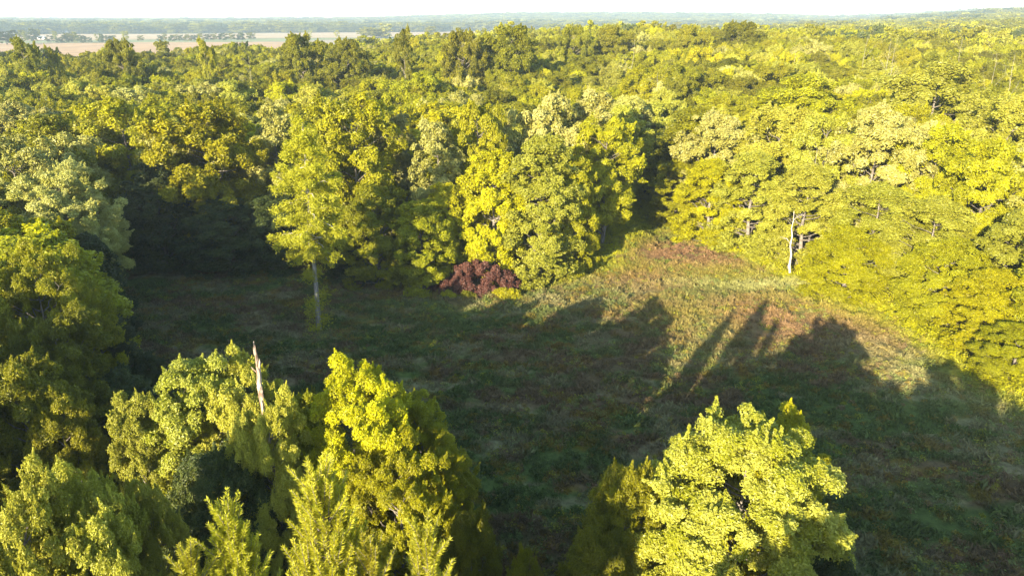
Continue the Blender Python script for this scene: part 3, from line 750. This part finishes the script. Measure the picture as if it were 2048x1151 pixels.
# ------------------------------------------------------------------ foreground pines: upright bottlebrush shoots
def pine(px, py, Y, rp, seed, label, nsh):
    rg = np.random.default_rng(seed)
    x, H, mpp = top_of(px, py, Y); R = rp*mpp
    root = empty('pine_tree', (x, Y, 0), rg.uniform(0, 6)); root['category'] = 'tree'; root['label'] = label
    T = Tubes(); T.add([[0, 0, -.2], [.05, 0, H*.4], [0, .05, H*.75], [0, 0, H-.5]], [.24, .17, .09, .02], 8)
    obj('trunk', T.mesh('trunk', BARK), root)
    B = Tubes(); PV = []; PT = []; TI = []
    zb = H*.35
    for k in range(nsh):
        t = rg.uniform(0, 1)**.8; z = zb+t*(H-zb-.6)
        pr = R*(1-t**2.6)**.75
        an = rg.uniform(0, 6.283); rr = pr*rg.uniform(.35, 1.0)**.7
        base = np.array([math.cos(an)*rr, math.sin(an)*rr, z])
        outd = np.array([math.cos(an), math.sin(an), 0])
        ax = unit(outd*rg.uniform(.1, .7)*(1-.5*t)+np.array([0, 0, 1.0])+rg.normal(0, .15, 3))
        ln = rg.uniform(.7, 1.5)
        tipz = base+ax*ln
        if k % 3 == 0: B.add(curve_pts(rg, (0, 0, max(z-rr*.55, 1)), base, 5, .04, .08), np.linspace(.045, .016, 5), 4)
        B.add([base, tipz], [.016, .006], 4)
        m_ = 150
        w_ = rg.uniform(0, 1, m_); phi = rg.uniform(0, 6.283, m_)
        a = unit(np.cross(ax, [0.3, .9, .1])); b = np.cross(ax, a)
        rad = (np.cos(phi)[:, None]*a+np.sin(phi)[:, None]*b)
        nt_ = unit(ax*rg.uniform(.5, 1.1, m_)[:, None]+rad*rg.uniform(.5, .9, m_)[:, None])
        nl = rg.uniform(.16, .30, m_)*(1.15-.55*w_)
        PV.append(base+ax*(w_*ln)[:, None]+nt_*nl[:, None]*.5); PT.append(np.column_stack([nt_, nl])); TI.append(np.clip(rg.normal(.5, .15)+rg.normal(0, .2, m_), 0, 1))
    obj('limbs', B.mesh('limbs', BARK), root)
    PV = np.concatenate(PV); PT = np.concatenate(PT); TI = np.concatenate(TI); n = len(PV)
    N = unit(np.cross(PT[:, :3], rg.normal(size=(n, 3))))
    V, F = leaves(rg, PV, N, PT[:, 3], rg.uniform(.022, .038, n), T=PT[:, :3], droop=.1, fold=.1)
    obj('crown', mesh_np('crown', V, F, [LM['needle']], {'tint': ('FACE', 'FLOAT', TI)}), root)
pine(638, 957, 18.0, 112, 3, 'tallest bright yellow green pine at the bottom, between the two lower pines', 620)
pine(452, 1028, 18.5, 85, 4, 'lower pine with upright shoots left of the tallest pine', 380)
pine(850, 1058, 18.2, 62, 5, 'small pine at the bottom right of the tallest pine', 260)
pine(372, 1095, 17.5, 45, 6, 'smallest pine tip at the bottom, left of the other pines', 140)
pine(735, 1085, 17.8, 50, 7, 'pine tip between the tallest pine and the small right pine', 150)

# ------------------------------------------------------------------ dead trees and the snag
def dead_tree(x, y, H, seed, label, lean=(0, 0), r0=.22, spread=.5, name='dead_tree', nlev=3, first=.35, z=None, kids=5, mat=None):
    mat = mat or DEADWOOD
    rg = np.random.default_rng(seed)
    root = empty(name, (x, y, terr1(x, y) if z is None else z)); root['category'] = 'dead tree'; root['label'] = label
    T = Tubes(); B = Tubes()
    top = np.array([lean[0], lean[1], H])
    c = curve_pts(rg, (0, 0, -.2), top, 9, .015)
    T.add(c, np.linspace(r0, r0*.15, 9), 8)
    def grow(p, d, ln, r, lev):
        q = p+d*ln; cc = curve_pts(rg, p, q, 5, .05, -.03); B.add(cc, np.linspace(r, r*.35, 5), 4)
        if lev > 0:
            for _ in range(3):
                s = rg.uniform(.35, 1); grow(cc[min(4, int(s*4))], unit(d+rg.normal(0, .45, 3)+np.array([0, 0, .2])), ln*rg.uniform(.4, .65), r*.45, lev-1)
    for k in range(kids):
        s = first+(1-first)*(k+.5)/kids; p = c[min(8, int(round(s*8)))]
        an = rg.uniform(0, 6.283); d = unit(np.array([math.cos(an)*spread, math.sin(an)*spread, rg.uniform(.45, .9)]))
        grow(p, d, H*rg.uniform(.16, .28), r0*.42*(1.2-s), nlev-1)
    obj('trunk', T.mesh('trunk', mat), root); obj('limbs', B.mesh('limbs', mat), root)
# the white dead trunk at the right forest edge
x, y = at(1570, 552); xt, zt, _ = top_of(1560, 422, y-1.6)
dead_tree(x, y-1.6, zt, 21, 'white dead trunk with bare forked side branch against the right forest edge', lean=(-.8, 0), r0=.2, spread=.6, first=.3, kids=2)
for i, (px, pt, Y, seed, lab) in enumerate([
    (1640, 300, 112, 31, 'bare grey branches rising among the crowns right of the white dead trunk'),
    (1730, 72, 250, 32, 'bleached dead tree on the right skyline'),
    (1778, 84, 235, 33, 'bleached dead tree just right of the skyline one'),
    (1790, 98, 225, 34, 'low bleached dead tree below the pair on the right'),
    (1922, 78, 235, 35, 'slender leaning dead tree sticking out at the upper right'),
    (1998, 118, 180, 36, 'tall pale dead stems at the right edge, upper part'),
    (2034, 112, 178, 37, 'pale dead tree nearest the right edge'),
    (1585, 98, 240, 38, 'bare twiggy tree left of the skyline dead pair'),
    (497, 112, 215, 39, 'pale bare tree within the canopy left of centre'),
    (1262, 80, 250, 40, 'grey bare tree below the flat topped skyline crown'),
    (1320, 148, 190, 41, 'thin pale dead stem in the canopy right of centre')]):
    xx, zt, _ = top_of(px, pt, Y)
    dead_tree(xx, Y, zt-terr1(xx, Y), seed, lab, lean=(random.uniform(-1.2, 1.6), 0), r0=.11, spread=.55, first=.55, kids=5, mat=GREYWOOD)

def snag():
    rg = np.random.default_rng(2)
    Y = 36.0; x, zt, mpp = top_of(510, 700, Y)
    root = empty('broken_snag', (x, Y, 0)); root['category'] = 'dead tree'; root['label'] = 'broken barkless snag with splintered tip rising out of the pale lime trees'
    n = 44; sd = 14
    zs = np.concatenate([np.linspace(-.2, zt-3, 12), np.linspace(zt-2.8, zt, n-12)])
    V = []
    for i, z in enumerate(zs):
        k = i/(n-1); rad = np.interp(z, [0, zt-2.5, zt-1, zt-.5, zt], [.22, .135, .11, .075, .035])
        for j in range(sd):
            a = j*2*math.pi/sd
            rr = rad*(1+.22*math.sin(3*a+z*1.3)+.12*math.sin(7*a+z*3.1)+rg.normal(0, .05))
            zz = z+(rg.uniform(-.0, .35)*(1+math.cos(a-2)) if i == n-1 else 0)
            V.append((rr*math.cos(a)+.03*math.sin(z*1.7), rr*math.sin(a), zz))
    F = [(i*sd+j, i*sd+(j+1) % sd, (i+1)*sd+(j+1) % sd, (i+1)*sd+j) for i in range(n-1) for j in range(sd)]
    me = bpy.data.meshes.new('trunk'); me.from_pydata(V, [], F+[tuple(range((n-1)*sd, n*sd))]); me.materials.append(SNAGWOOD)
    obj('trunk', me, root)
    T = Tubes()
    T.add([[-.1, -.05, zt-1.35], [-.24, -.1, zt-1.15], [-.33, -.1, zt-1.0]], [.05, .035, .008], 6)
    T.add([[.12, -.05, zt-1.1], [.20, -.08, zt-.75], [.22, -.08, zt-.5]], [.06, .045, .008], 6)
    T.add([[-.06, 0, zt-.3], [-.08, 0, zt+.05], [-.07, 0, zt+.22]], [.04, .025, .005], 5)
    obj('branch_stub', T.mesh('branch_stub', SNAGWOOD), root)
snag()

# ------------------------------------------------------------------ red brown shrub mound and shrubs of the forest foot
def mound(name, x, y, rx, ry, h, mat, n, leaf, seed, label, cat='shrub', nl=60):
    rg = np.random.default_rng(seed)
    a = rg.uniform(0, 6.283, nl); q = np.sqrt(rg.uniform(0, 1, nl))
    Lx = np.cos(a)*q*rx*.85; Ly = np.sin(a)*q*ry*.85; Lz = h*(1-q**2.2)*rg.uniform(.45, .85, nl)+.15
    lr = rg.uniform(.35, .8, nl)*min(1.0, rx*.35)
    li = rg.integers(0, nl, n); d = unit(rg.normal(size=(n, 3))+np.array([0, -.2, .55]))
    P = np.column_stack([Lx, Ly, Lz])[li]+d*lr[li][:, None]*rg.uniform(.6, 1.1, n)[:, None]
    P[:, 2] = np.maximum(P[:, 2], .03)
    N = unit(d+rg.normal(size=(n, 3))*.5)
    L = leaf*rg.uniform(.6, 1.4, n); V, F = leaves(rg, P, N, L, L*.6)
    tint = np.clip(rg.normal(.45, .2, nl)[li]+rg.normal(0, .22, n), 0, 1)
    o = empty(name, (x, y, 0)); o['category'] = cat; o['label'] = label
    T = Tubes()
    for k in range(0, min(nl, 22)): T.add(curve_pts(rg, (Lx[k]*.3, Ly[k]*.3, 0), (Lx[k], Ly[k], Lz[k]), 4, .05), [.05, .035, .02, .01], 4)
    obj('stems', T.mesh('stems', BARK), o)
    obj('foliage', mesh_np('foliage', V, F, [LM[mat]], {'tint': ('FACE', 'FLOAT', tint)}), o)
x, y = at(956, 578)
mound('red_shrub', x, y-1.0, 8.6, 4.0, 4.9, 'russet', 52000, .26, 71, 'wide red brown shrub mound at the far edge of the clearing', nl=190)
x, y = at(1012, 582); mound('yellow_shrub', x, y-3.2, 2.6, 1.0, 1.7, 'bright', 6000, .24, 72, 'bright yellow low shrub at the right foot of the red brown shrub')
x, y = at(898, 588); mound('yellow_shrub', x, y-2.6, 1.5, .9, 1.5, 'bright', 4200, .22, 73, 'small yellow shrub at the left foot of the red brown shrub')
x, y = at(868, 572); mound('red_shrub', x, y, 1.5, 1.2, 1.9, 'russet', 5000, .24, 74, 'small red brown bush left of the large mound')
x, y = at(935, 588); mound('green_shrub', x, y-2.6, 1.8, 1.0, 1.3, 'olive', 4200, .22, 75, 'low olive shrub in front of the middle of the red brown mound')

# ------------------------------------------------------------------ meadow of the clearing
def gauss(X, Y, px, py, sx, sy, rot=0):
    cx, cy = at(px, py); c, s = math.cos(rot), math.sin(rot)
    a = (X-cx)*c+(Y-cy)*s; b = -(X-cx)*s+(Y-cy)*c
    return np.exp(-(a/sx)**2-(b/sy)**2)
def bank(X, Y):
    return 2.0*gauss(X, Y, 1255, 500, 4.0, 9, -.35)+1.0*gauss(X, Y, 1390, 530, 14, 9)
def meadow_z(X, Y):
    z = .06+.55*fbm(X/11, Y/11, 1)+.22*vnoise(X/2.6, Y/2.6, 2)+.10*vnoise(X/.9, Y/.9, 3)
    return z+bank(X, Y)
BROWN = np.array([.145, .102, .045]); MAUVE = np.array([.225, .130, .066]); GREEN = np.array([.080, .112, .024])
YG = np.array([.26, .26, .012]); STRAW = np.array([.29, .285, .095]); DRY = np.array([.235, .205, .095]); ORANGE = np.array([.19, .125, .012])
VERGE = np.array([at(*q) for q in [(1060,562),(1130,550),(1205,524),(1250,488),(1282,455),(1308,430),(1345,452),(1420,492),(1560,550),(1650,590),(1780,620),(1850,675),(1960,745),(2050,805)]])
def linedist(X, Y, L):
    d = np.full(X.shape, 1e9)
    for a, b in zip(L[:-1], L[1:]):
        ab = b-a; t = np.clip(((X-a[0])*ab[0]+(Y-a[1])*ab[1])/(ab@ab), 0, 1)
        d = np.minimum(d, np.hypot(X-a[0]-t*ab[0], Y-a[1]-t*ab[1]))
    return d
def cover(X, Y):
    """real colour of the weeds and grass at a place"""
    def mix(c, col, w): w = np.clip(w, 0, 1)[..., None]; return c*(1-w)+col*w
    n1 = fbm(X/7, Y/5, 21); n2 = fbm(X/3.0+9, Y/1.6, 22); n3 = fbm(X/13, Y/9, 23); n4 = fbm(X/2.2, Y/1.2, 24); n5 = fbm(X/5, Y/2.5, 25)
    c = np.broadcast_to(BROWN, X.shape+(3,)).copy()
    c = mix(c, GREEN, sstep(.44, .58, n1)*.95)
    c = mix(c, GREEN*1.2, sstep(.5, .62, n2)*.7)
    c = mix(c, DRY, sstep(.54, .66, n5)*.75)
    c = mix(c, ORANGE, sstep(.60, .68, n4)*.6)
    mv = np.maximum(gauss(X, Y, 1390, 522, 17, 10)*1.2, np.maximum(gauss(X, Y, 1580, 640, 18, 9)*1.1, gauss(X, Y, 1290, 560, 7, 7)*.9))
    c = mix(c, MAUVE, mv*sstep(.30, .46, n2+.1)*1.1)
    yg = gauss(X, Y, 1250, 480, 3.6, 16, -.42)+gauss(X, Y, 1130, 545, 14, 3)+gauss(X, Y, 1470, 560, 12, 3.5)*.6+gauss(X, Y, 1800, 640, 18, 6, -.5)+gauss(X, Y, 1380, 640, 7, 7)*.6
    yg = np.maximum(yg*.7, 0)
    c = mix(c, YG, yg*sstep(.25, .5, n4+.14))
    c = mix(c, YG*(.75+.5*n2)[..., None], 1.25*np.exp(-(linedist(X, Y, VERGE)/(2.4+3.4*n3))**2)*sstep(.22, .40, n4))
    st = gauss(X, Y, 1570, 575, 7, 2.2)*1.3+gauss(X, Y, 1480, 580, 9, 1.6)+gauss(X, Y, 1380, 572, 6, 1.2)+gauss(X, Y, 1400, 700, 3, 7, -.5)*.8+gauss(X, Y, 1190, 600, 16, 5)*.55+gauss(X, Y, 1830, 760, 5, 11, .5)*.8+gauss(X, Y, 900, 620, 14, 3)*.4
    c = mix(c, STRAW, st*.6*sstep(.36, .52, n5+.1))
    return c
def undergrowth():
    rg = np.random.default_rng(15); VS = []; FS = []; TS = []; n0 = 0
    P = []
    n = len(edge_px)
    E = [np.array(at(*p)) for p in edge_px]
    for i in range(7, n-1):
        a, b = E[i], E[i+1]; L = np.linalg.norm(b-a); nrm = np.array([-(b-a)[1], (b-a)[0]])/L
        if nrm@(np.array([0, 75.])-a) > 0: nrm = -nrm
        for s in np.arange(0, L, 1.15):
            for q in range(3):
                c = a+(b-a)*(s/L)+nrm*(rg.uniform(-3.0, 2.4)); big = rg.uniform(.5, 1.4)
                P.append((c[0], c[1], big*(1 if q else .7), big*rg.uniform(1.0, 2.2)*(1 if q else .7)))
    def along(pix, w0, w1, hh, step, n):
        L = [np.array(at(*q)) for q in pix]
        for a, b in zip(L[:-1], L[1:]):
            d = np.linalg.norm(b-a); nr = np.array([-(b-a)[1], (b-a)[0]])/d
            for s in np.arange(0, d, step):
                for _ in range(n):
                    c = a+(b-a)*(s/d)+nr*rg.uniform(w0, w1); q = rg.uniform(.6, 1.3)
                    P.append((c[0], c[1], .55*q, hh*q))
    along([(1085,562),(1150,548),(1215,522),(1268,478),(1306,436)], -2.4, 2.0, .55, .8, 4)
    along([(1345,455),(1400,484),(1480,520),(1560,552),(1650,592),(1780,625),(1850,680),(1950,748)], -1.6, 1.4, .5, .9, 2)
    for cx, cy, r, h in P:
        z0 = float(meadow_z(np.array([cx]), np.array([cy]))[0])-.25
        m_ = 190; d = unit(rg.normal(size=(m_, 3))+np.array([0, -.1, .6]))
        pp = d*np.array([r, r, h])*rg.uniform(.55, 1.1, m_)[:, None]+np.array([cx, cy, z0]); pp[:, 2] = np.maximum(pp[:, 2], z0+.1)
        L = rg.uniform(.16, .38, m_); V, F = leaves(rg, pp, unit(d+rg.normal(size=(m_, 3))*.5), L, L*.6)
        VS.append(V); FS.append(F+n0); n0 += len(V); TS.append(np.clip(rg.normal(.4, .2)+rg.normal(0, .2, m_), 0, 1))
    me = mesh_np('undergrowth', np.concatenate(VS), np.concatenate(FS), [LM['bright']], {'tint': ('FACE', 'FLOAT', np.concatenate(TS))})
    obj('undergrowth', me, kind='stuff', label='tangled low bushes along the foot of the forest edge', category='undergrowth')
undergrowth()

gxs = np.arange(-78, 92, .5); gys = np.arange(6, 152, .5)
GX, GY = np.meshgrid(gxs, gys)
GZ = meadow_z(GX, GY)
edge_fall = np.minimum(np.minimum(GX+78, 92-GX), np.minimum(GY-6, 152-GY)); GZ = GZ*np.clip(edge_fall/6, 0, 1)+.012
ny, nx = GX.shape
idx = np.arange(nx*ny).reshape(ny, nx)
Fg = np.stack([idx[:-1, :-1], idx[:-1, 1:], idx[1:, 1:], idx[1:, :-1]], -1).reshape(-1, 4)
cc = cover(GX, GY)*.8
meadow = mesh_np('meadow', np.stack([GX, GY, GZ], -1).reshape(-1, 3), Fg, [col_mat('meadow_soil', 'cover', .95, bump=.9, nscale=1.7, spec=.05)],
                 {'cover': ('POINT', 'FLOAT_COLOR', np.concatenate([cc, np.ones(cc.shape[:2]+(1,))], -1))}, smooth=True)
obj('meadow', meadow, kind='structure')

def grass():
    rg = np.random.default_rng(33)
    n = 150000
    # denser where it is seen: sample within the clearing
    X = rg.uniform(-66, 84, n*2); Y = rg.uniform(34, 140, n*2)
    k = inpoly(X, Y) | (polydist(X, Y) < 2.5)
    X = X[k][:n]; Y = Y[k][:n]; n = len(X)
    c = cover(X, Y)
    clump = fbm(X/1.1, Y/1.1, 88)
    k = clump > .38; X, Y, c, clump = X[k], Y[k], c[k], clump[k]; n = len(X)
    m_ = 4
    X = np.repeat(X, m_)+rg.normal(0, .16, n*m_); Y = np.repeat(Y, m_)+rg.normal(0, .16, n*m_); c = np.repeat(c, m_, 0); clump = np.repeat(clump, m_)
    c = c*rg.uniform(.7, 1.35, len(X))[:, None]
    h = rg.uniform(.16, .42, len(X))*(.5+1.5*(clump-.38)/.3)
    T = unit(np.column_stack([rg.normal(0, .45, len(X)), rg.normal(0, .45, len(X)), np.ones(len(X))]))
    N = unit(np.column_stack([rg.normal(size=len(X)), rg.normal(size=len(X)), rg.uniform(.1, .8, len(X))]))
    Z = meadow_z(X, Y)+h*.42
    V, F = leaves(rg, np.column_stack([X, Y, Z]), N, h, h*rg.uniform(.18, .42, len(X)), T=T, droop=.4, fold=.1)
    col = np.repeat(np.column_stack([c, np.ones(len(c))]), 4, 0)
    o = obj('grass', mesh_np('grass', V, F, [col_mat('grass_blades', 'cover', .7, trans=.2)], {'cover': ('POINT', 'FLOAT_COLOR', col)}),
        kind='stuff', label='rough tufted grass and dry stalks covering the clearing', category='grass')
    # leafy weeds: low mounds of broad leaves
    nw = 10000
    X = rg.uniform(-64, 84, nw*3); Y = rg.uniform(36, 138, nw*3); k = inpoly(X, Y); X = X[k]; Y = Y[k]
    w_ = fbm(X/4, Y/3, 24+100); k = rg.uniform(0, 1, len(X)) < .15+.85*sstep(.46, .62, w_); X = X[k][:nw]; Y = Y[k][:nw]; nw = len(X)
    r_ = rg.uniform(.2, .6, nw)*np.where(rg.random(nw) < .15, 1.8, 1.0); m_ = 46
    typ = rg.random(nw); base = cover(X, Y)
    tc = np.where((typ < .40)[:, None], GREEN*1.6, np.where((typ < .62)[:, None], YG*.95, np.where((typ < .82)[:, None], ORANGE*1.1, MAUVE*.8)))
    tc = tc*.7+base*.5
    X = np.repeat(X, m_); Y = np.repeat(Y, m_); r2 = np.repeat(r_, m_)
    d = unit(rg.normal(size=(len(X), 3))+np.array([0, 0, .6])); P = np.column_stack([X, Y, meadow_z(X, Y)])+d*np.array([1, 1, .8])*(r2*rg.uniform(.4, 1.1, len(X)))[:, None]
    P[:, 2] = np.maximum(P[:, 2], meadow_z(X, Y)+.03)
    L = rg.uniform(.12, .28, len(X)); V, F = leaves(rg, P, unit(d+rg.normal(size=d.shape)*.5), L, L*.6)
    c = np.repeat(tc, m_, 0)*rg.uniform(.7, 1.3, len(X))[:, None]
    col = np.repeat(np.column_stack([c, np.ones(len(c))]), 4, 0)
    obj('weeds', mesh_np('weeds', V, F, [col_mat('weed_leaves', 'cover', .6, trans=.25)], {'cover': ('POINT', 'FLOAT_COLOR', col)}),
        kind='stuff', label='low leafy weeds in green, orange and mauve patches over the clearing', category='weeds')
grass()

# pale stumps and stakes at the right foot of the forest edge
T = None
for i, (px, py, hh, rr, lab) in enumerate([(1412, 492, 1.5, .26, 'pale leaning stump at the forest foot above the brown weeds'),
                                           (1571, 545, 1.4, .34, 'whitish stump at the foot of the white dead trunk')]):
    x, y = at(px, py); T = Tubes(); T.add([[0, 0, -.1], [.05, 0, hh*.5], [.22, 0, hh]], [rr*.8, rr*.65, rr*.5], 9)
    obj('tree_stump', T.mesh('tree_stump', DEADWOOD), loc=(x, y-.8, float(meadow_z(np.array([x]), np.array([y]))[0])), label=lab, category='stump')

# ------------------------------------------------------------------ ground, farmland, barns
def ground():
    rs = np.concatenate([np.linspace(0, 150, 16)[1:], np.geomspace(170, 8600, 110)]); na = 360
    an = np.linspace(0, 2*np.pi, na, endpoint=False)
    Rr, A = np.meshgrid(rs, an, indexing='ij'); X = np.sin(A)*Rr; Y = np.cos(A)*Rr; Z = terr(X, Y)
    V = np.vstack([[0, 0, 0], np.stack([X, Y, Z], -1).reshape(-1, 3)])
    F = []
    i = np.arange(len(rs)-1)[:, None]*na+1; j = np.arange(na)[None]; j2 = (j+1) % na
    F = np.stack([i+j, i+na+j, i+na+j2, i+j2], -1).reshape(-1, 4)
    F0 = np.stack([np.zeros(na, int), 1+np.arange(na), 1+(np.arange(na)+1) % na, np.zeros(na, int)], -1)
    m, t, out = newmat('land')
    tc = nd(t, 'ShaderNodeTexCoord'); mp = nd(t, 'ShaderNodeMapping'); mp.inputs['Scale'].default_value = (.0022, .0032, 0); mp.inputs['Rotation'].default_value = (0, 0, .25)
    vo = nd(t, 'ShaderNodeTexVoronoi'); vo.inputs['Scale'].default_value = 1.0
    cr = nd(t, 'ShaderNodeValToRGB'); e = cr.color_ramp.elements; cr.color_ramp.interpolation = 'CONSTANT'
    e[0].position = 0; e[0].color = (.34, .28, .19, 1); e[1].position = .35; e[1].color = (.20, .22, .09, 1)
    for p_, c_ in ((.5, (.40, .36, .25, 1)), (.7, (.14, .17, .06, 1)), (.82, (.36, .31, .22, 1))):
        q = e.new(p_); q.color = c_
    sx = nd(t, 'ShaderNodeSeparateColor'); no = nd(t, 'ShaderNodeTexNoise'); no.inputs['Scale'].default_value = .03; no.inputs['Detail'].default_value = 6
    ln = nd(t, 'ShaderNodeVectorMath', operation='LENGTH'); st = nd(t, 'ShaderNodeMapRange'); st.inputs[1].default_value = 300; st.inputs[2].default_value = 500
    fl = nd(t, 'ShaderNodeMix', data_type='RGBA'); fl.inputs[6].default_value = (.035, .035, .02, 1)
    p = nd(t, 'ShaderNodeBsdfPrincipled'); p.inputs['Roughness'].default_value = 1; p.inputs['Specular IOR Level'].default_value = .05
    hs = nd(t, 'ShaderNodeHueSaturation'); mr = nd(t, 'ShaderNodeMapRange'); mr.inputs[3].default_value = .75; mr.inputs[4].default_value = 1.25
    t.links.new(tc.outputs['Object'], mp.inputs[0]); t.links.new(mp.outputs[0], vo.inputs[0]); t.links.new(vo.outputs['Color'], sx.inputs[0])
    t.links.new(sx.outputs[0], cr.inputs[0]); t.links.new(tc.outputs['Object'], no.inputs[0]); t.links.new(no.outputs[0], mr.inputs[0])
    t.links.new(cr.outputs[0], hs.inputs['Color']); t.links.new(mr.outputs[0], hs.inputs['Value'])
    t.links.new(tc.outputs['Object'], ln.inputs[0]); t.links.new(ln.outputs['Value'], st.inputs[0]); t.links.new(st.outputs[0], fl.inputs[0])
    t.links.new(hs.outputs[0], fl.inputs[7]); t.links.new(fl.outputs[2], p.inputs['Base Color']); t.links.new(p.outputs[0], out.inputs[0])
    me = bpy.data.meshes.new('ground')
    me.from_pydata(V.tolist(), [], [tuple(f[:3]) for f in F0.tolist()]+[tuple(f) for f in F.tolist()])
    me.materials.append(m); me.polygons.foreach_set('use_smooth', np.full(len(me.polygons), True)); me.update()
    obj('ground', me, kind='structure')
ground()
def plain(name, c, sc_=.02, var=.2, rough=.95, stretch=(1, 1, 1)):
    m, t, out = newmat(name)
    tc = nd(t, 'ShaderNodeTexCoord'); mp = nd(t, 'ShaderNodeMapping'); mp.inputs['Scale'].default_value = stretch
    no = nd(t, 'ShaderNodeTexNoise'); no.inputs['Scale'].default_value = sc_; no.inputs['Detail'].default_value = 7
    mr = nd(t, 'ShaderNodeMapRange'); mr.inputs[1].default_value = .3; mr.inputs[2].default_value = .7; mr.inputs[3].default_value = 1-var; mr.inputs[4].default_value = 1+var
    hs = nd(t, 'ShaderNodeHueSaturation'); hs.inputs['Color'].default_value = (*c, 1)
    p = nd(t, 'ShaderNodeBsdfPrincipled'); p.inputs['Roughness'].default_value = rough
    t.links.new(tc.outputs['Object'], mp.inputs[0]); t.links.new(mp.outputs[0], no.inputs[0]); t.links.new(no.outputs[0], mr.inputs[0])
    t.links.new(mr.outputs[0], hs.inputs['Value']); t.links.new(hs.outputs[0], p.inputs['Base Color']); t.links.new(p.outputs[0], out.inputs[0])
    return m
def sheet(name, pix, mat, dz):
    """a field laid over the land inside an outline read from the photograph"""
    P = np.array([at(*q) for q in pix]); n = 26
    x0, y0 = P.min(0); x1, y1 = P.max(0); vs = {}; V = []; F = []
    # fan of quads between left and right chains is enough: the farmland is flat
    V = [(x, y, terr1(x, y)+dz) for x, y in P]
    me = bpy.data.meshes.new(name); me.from_pydata(V, [], [tuple(range(len(V)))]); me.materials.append(mat)
    obj(name, me, kind='structure')
sheet('farm_field', [(-250,118),(560,118),(640,96),(560,84.5),(300,85),(230,86.2),(20,87.2),(-250,89)], plain('brown_stubble', (.36, .21, .085), .02, .35, stretch=(1, 3, 1)), .35)
sheet('farm_field', [(-200,86),(20,86.2),(230,85.4),(560,83.2),(700,78.5),(560,78),(260,80.5),(60,82),(-200,84)], plain('pasture', (.17, .19, .06), .01, .15), .30)
sheet('farm_field', [(-200,83.2),(60,81.5),(260,79.8),(560,77),(760,75.5),(950,75.5),(950,62),(760,61.5),(560,67),(300,68.5),(-200,69.5)], plain('pale_stubble', (.35, .24, .115), .008, .15), .30)

def barn(px, py, Y, w_, d_, h_, rz, label, roofc=(.55, .56, .58), wallc=(.72, .72, .70)):
    x, y = at(px, py); s = Y/y; x *= s; y = Y
    root = empty('farm_building', (x, y, terr1(x, y)+.3), rz); root['category'] = 'building'; root['label'] = label
    def box(x0, x1, y0, y1, z0, z1):
        v = [(a, b, c) for a in (x0, x1) for b in (y0, y1) for c in (z0, z1)]
        f = [(0, 1, 3, 2), (4, 6, 7, 5), (0, 4, 5, 1), (2, 3, 7, 6), (0, 2, 6, 4), (1, 5, 7, 3)]
        return v, f
    def part(n, v, f, m_):
        me = bpy.data.meshes.new(n); me.from_pydata(v, [], f); me.materials.append(m_); return obj(n, me, root)
    wm = plain('wall_paint', wallc, .5, .06); rm = plain('roof_sheet', roofc, .5, .1, .5); dm = plain('door_paint', (.12, .10, .09), 1, .1)
    v, f = box(-w_/2, w_/2, -d_/2, d_/2, 0, h_)
    n0 = len(v); v += [(-w_/2, 0, h_*1.5), (w_/2, 0, h_*1.5)]
    f += [(1, 3, n0), (7, 5, n0+1)]
    part('wall', v, f, wm)
    o = .5
    rv = [(-w_/2-o, -d_/2-o, h_*.95), (w_/2+o, -d_/2-o, h_*.95), (w_/2+o, 0, h_*1.55), (-w_/2-o, 0, h_*1.55), (-w_/2-o, d_/2+o, h_*.95), (w_/2+o, d_/2+o, h_*.95)]
    rv2 = [(a, b, c+.18) for a, b, c in rv]
    part('roof', rv+rv2, [(0, 1, 2, 3), (3, 2, 5, 4), (6, 9, 8, 7), (9, 10, 11, 8), (0, 6, 7, 1), (4, 5, 11, 10), (0, 3, 9, 6), (3, 4, 10, 9), (1, 7, 8, 2), (2, 8, 11, 5)], rm)
    v, f = box(-w_*.12, w_*.12, -d_/2-.06, -d_/2+.02, .02, h_*.8); part('door', v, f, dm)
    for sx in (-.32, .32):
        v, f = box(w_*sx-.8, w_*sx+.8, -d_/2-.05, -d_/2+.02, h_*.4, h_*.7); part('window', v, f, dm)
barn(83, 75.5, 1640, 13, 9, 4.2, .2, 'white farm building among the hedgerow trees at the far left', wallc=(.8, .8, .8), roofc=(.25, .27, .3))
barn(18, 60, 2050, 26, 12, 5, .1, 'long white building at the far left beyond the pale field')
barn(128, 55.5, 2300, 16, 10, 6, -.1, 'small white house at the foot of the distant left woodland', wallc=(.85, .84, .8))
barn(735, 47, 3300, 34, 16, 8, .3, 'tiny white building in the hazy hills left of centre')
barn(912, 45, 3400, 30, 14, 8, 0, 'tiny white barn in the hazy hills near the centre')

# ------------------------------------------------------------------ haze
def haze():
    x0, x1, y0, y1, z0, z1 = -9000, 9000, -9000, 9000, -40.0, 150.0
    v = [(a, b, c) for a in (x0, x1) for b in (y0, y1) for c in (z0, z1)]
    f = [(0, 1, 3, 2), (4, 6, 7, 5), (0, 4, 5, 1), (2, 3, 7, 6), (0, 2, 6, 4), (1, 5, 7, 3)]
    me = bpy.data.meshes.new('haze'); me.from_pydata(v, [], f)
    m, t, out = newmat('haze_air')
    pv = nd(t, 'ShaderNodeVolumePrincipled'); pv.inputs['Color'].default_value = (.60, .76, .86, 1)
    pv.inputs['Density'].default_value = .00015; pv.inputs['Anisotropy'].default_value = 0.0
    t.links.new(pv.outputs[0], out.inputs['Volume'])
    me.materials.append(m)
    obj('haze', me, kind='stuff', label='thin pale blue haze lying over the landscape', category='haze')
haze()
print('individual trees', len(TREES), 'instances', len(P), len(bp))
for t in TREES[:len(HAND)]:
    if t['h'] > 29 or t['h'] < 12: print('H?', round(t['h'], 1), t['label'])
